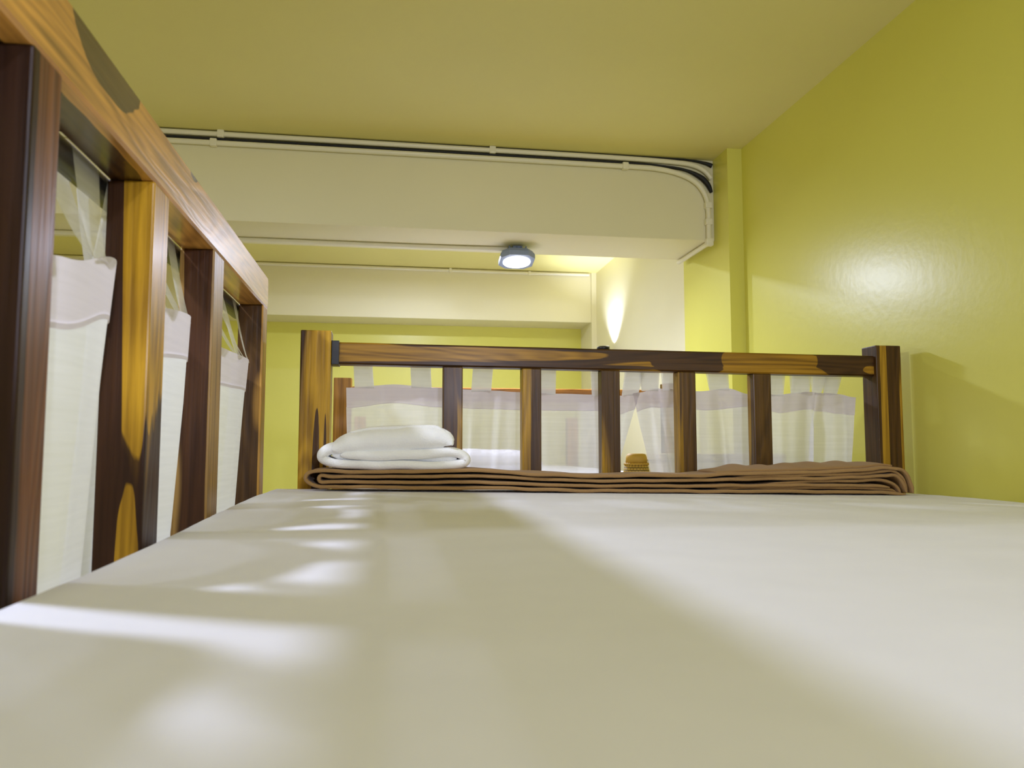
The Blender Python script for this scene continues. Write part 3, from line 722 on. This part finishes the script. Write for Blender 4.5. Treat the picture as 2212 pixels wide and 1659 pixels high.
# ------------------------------------------------------------------ conduits on the beams, with dark strips for their shadow gaps
def conduit(name, pts, r, mat, label, cat, n=10, group=None, seg=12):
    P = smooth_path(pts, n)
    o = finish(name, tube_bm([tuple(p) for p in P], r, seg), mat, None, True)
    return tag(o, label, cat, group)
def clip(parent_pts, parent, r=0.0135):
    for (x, y, z) in parent_pts:
        box('clip', x - 0.010, x + 0.010, y - 0.002, y + 0.0115, z - r, z + r, M_conduit, None, 0.002).name
c1 = empty('electrical_conduit', 'upper white electrical conduit along the top of the near beam', 'conduit', (0, 2.378, 0.935))
def pipe(parent, pts, r, n=12):
    P = smooth_path(pts, n); return finish('pipe', tube_bm([tuple(p) for p in P], r, 14), M_conduit, parent, True)
def clips(parent, pts, w_=0.010, hh=0.0115):
    for (x, y, z, ax) in pts:
        if ax == 'x': bm = box_bm(x - w_, x + w_, y - 0.0095, y + 0.010, z - hh, z + hh, 0.003)
        else: bm = box_bm(x - hh, x + hh, y - 0.0095, y + 0.010, z - w_, z + w_, 0.003)
        finish('clip', bm, M_conduit, parent)
pipe(c1, [(-2.45, 2.379, 0.934), (-0.6, 2.379, 0.934), (0.2, 2.379, 0.933), (0.70, 2.379, 0.932), (0.90, 2.379, 0.928), (0.965, 2.379, 0.921), (1.002, 2.379, 0.905), (1.0255, 2.379, 0.880)], 0.0078)
clips(c1, [(-0.51, 2.379, 0.934, 'x'), (0.305, 2.379, 0.933, 'x')])
c2 = empty('electrical_conduit', 'lower white electrical conduit bending down the right end of the near beam', 'conduit', (0, 2.378, 0.908))
pipe(c2, [(-2.45, 2.379, 0.906), (-0.6, 2.379, 0.9065), (0.2, 2.379, 0.9065), (0.72, 2.379, 0.9055), (0.84, 2.379, 0.903), (0.92, 2.379, 0.889), (0.975, 2.379, 0.862), (1.005, 2.379, 0.820), (1.013, 2.379, 0.770), (1.013, 2.379, 0.700), (1.013, 2.379, 0.672)], 0.0080)
pipe(c2, [(1.013, 2.374, 0.666), (1.013, 2.45, 0.666), (1.013, 2.56, 0.666), (1.013, 2.652, 0.666)], 0.0080, 6)
el = box_bm(1.001, 1.025, 2.367, 2.388, 0.655, 0.679, 0.004); finish('elbow', el, M_conduit, c2)
clips(c2, [(-0.53, 2.379, 0.9065, 'x'), (0.735, 2.379, 0.9055, 'x'), (1.013, 2.379, 0.735, 'z'), (1.013, 2.379, 0.790, 'z')])
k1 = finish('shade_gap_strip', tube_bm([tuple(p) for p in smooth_path([(-2.4, 2.383, 0.9195), (-0.6, 2.383, 0.9200), (0.2, 2.383, 0.9200), (0.72, 2.383, 0.9185), (0.87, 2.383, 0.9130), (0.94, 2.383, 0.9050), (0.99, 2.3815, 0.8840), (1.015, 2.3815, 0.8600), (1.027, 2.383, 0.835)], 12)],
      [0.0045] * 60 + [0.0045 + 0.004 * math.sin(math.pi * k / 36) for k in range(37)], 12), M_shade_gap, None, True)
tag(k1, 'black strip standing in for the shadow gap between the two white conduits on the near beam', 'shadow strip')  # black tube drawn for the shade between the two pipes
k2 = finish('shade_gap_strip', tube_bm([tuple(p) for p in smooth_path([(-2.4, 2.384, 0.9425), (-0.9, 2.384, 0.944), (-0.65, 2.384, 0.9415), (0.2, 2.384, 0.9425), (0.85, 2.384, 0.9410), (0.95, 2.384, 0.9400), (1.005, 2.384, 0.9330), (1.030, 2.384, 0.925)], 12)],
      [0.0028] * 60 + [0.0028 + 0.005 * k / 24 for k in range(25)], 10), M_shade_gap, None, True)
tag(k2, 'thin black strip standing in for the shadow gap between upper conduit and ceiling', 'shadow strip')  # dark tube drawn for the shade line under the ceiling
c3 = empty('electrical_conduit', 'white conduit on the underside of the near beam leading to the flood lamp', 'conduit', (0, 2.575, 0.668))
pipe(c3, [(-2.45, 2.575, 0.668), (-0.5, 2.575, 0.668), (0.1, 2.575, 0.668), (0.389, 2.565, 0.668)], 0.0075)
c4 = empty('electrical_conduit', 'thin white conduit along the top of the far beam', 'conduit', (0, 4.06, 0.93))
pipe(c4, [(-2.45, 4.061, 0.934), (-0.5, 4.061, 0.934), (0.6, 4.061, 0.932), (0.95, 4.061, 0.934), (1.045, 4.058, 0.934)], 0.0085)
clips(c4, [(0.30, 4.061, 0.933, 'x'), (0.72, 4.061, 0.932, 'x')], 0.008, 0.011)
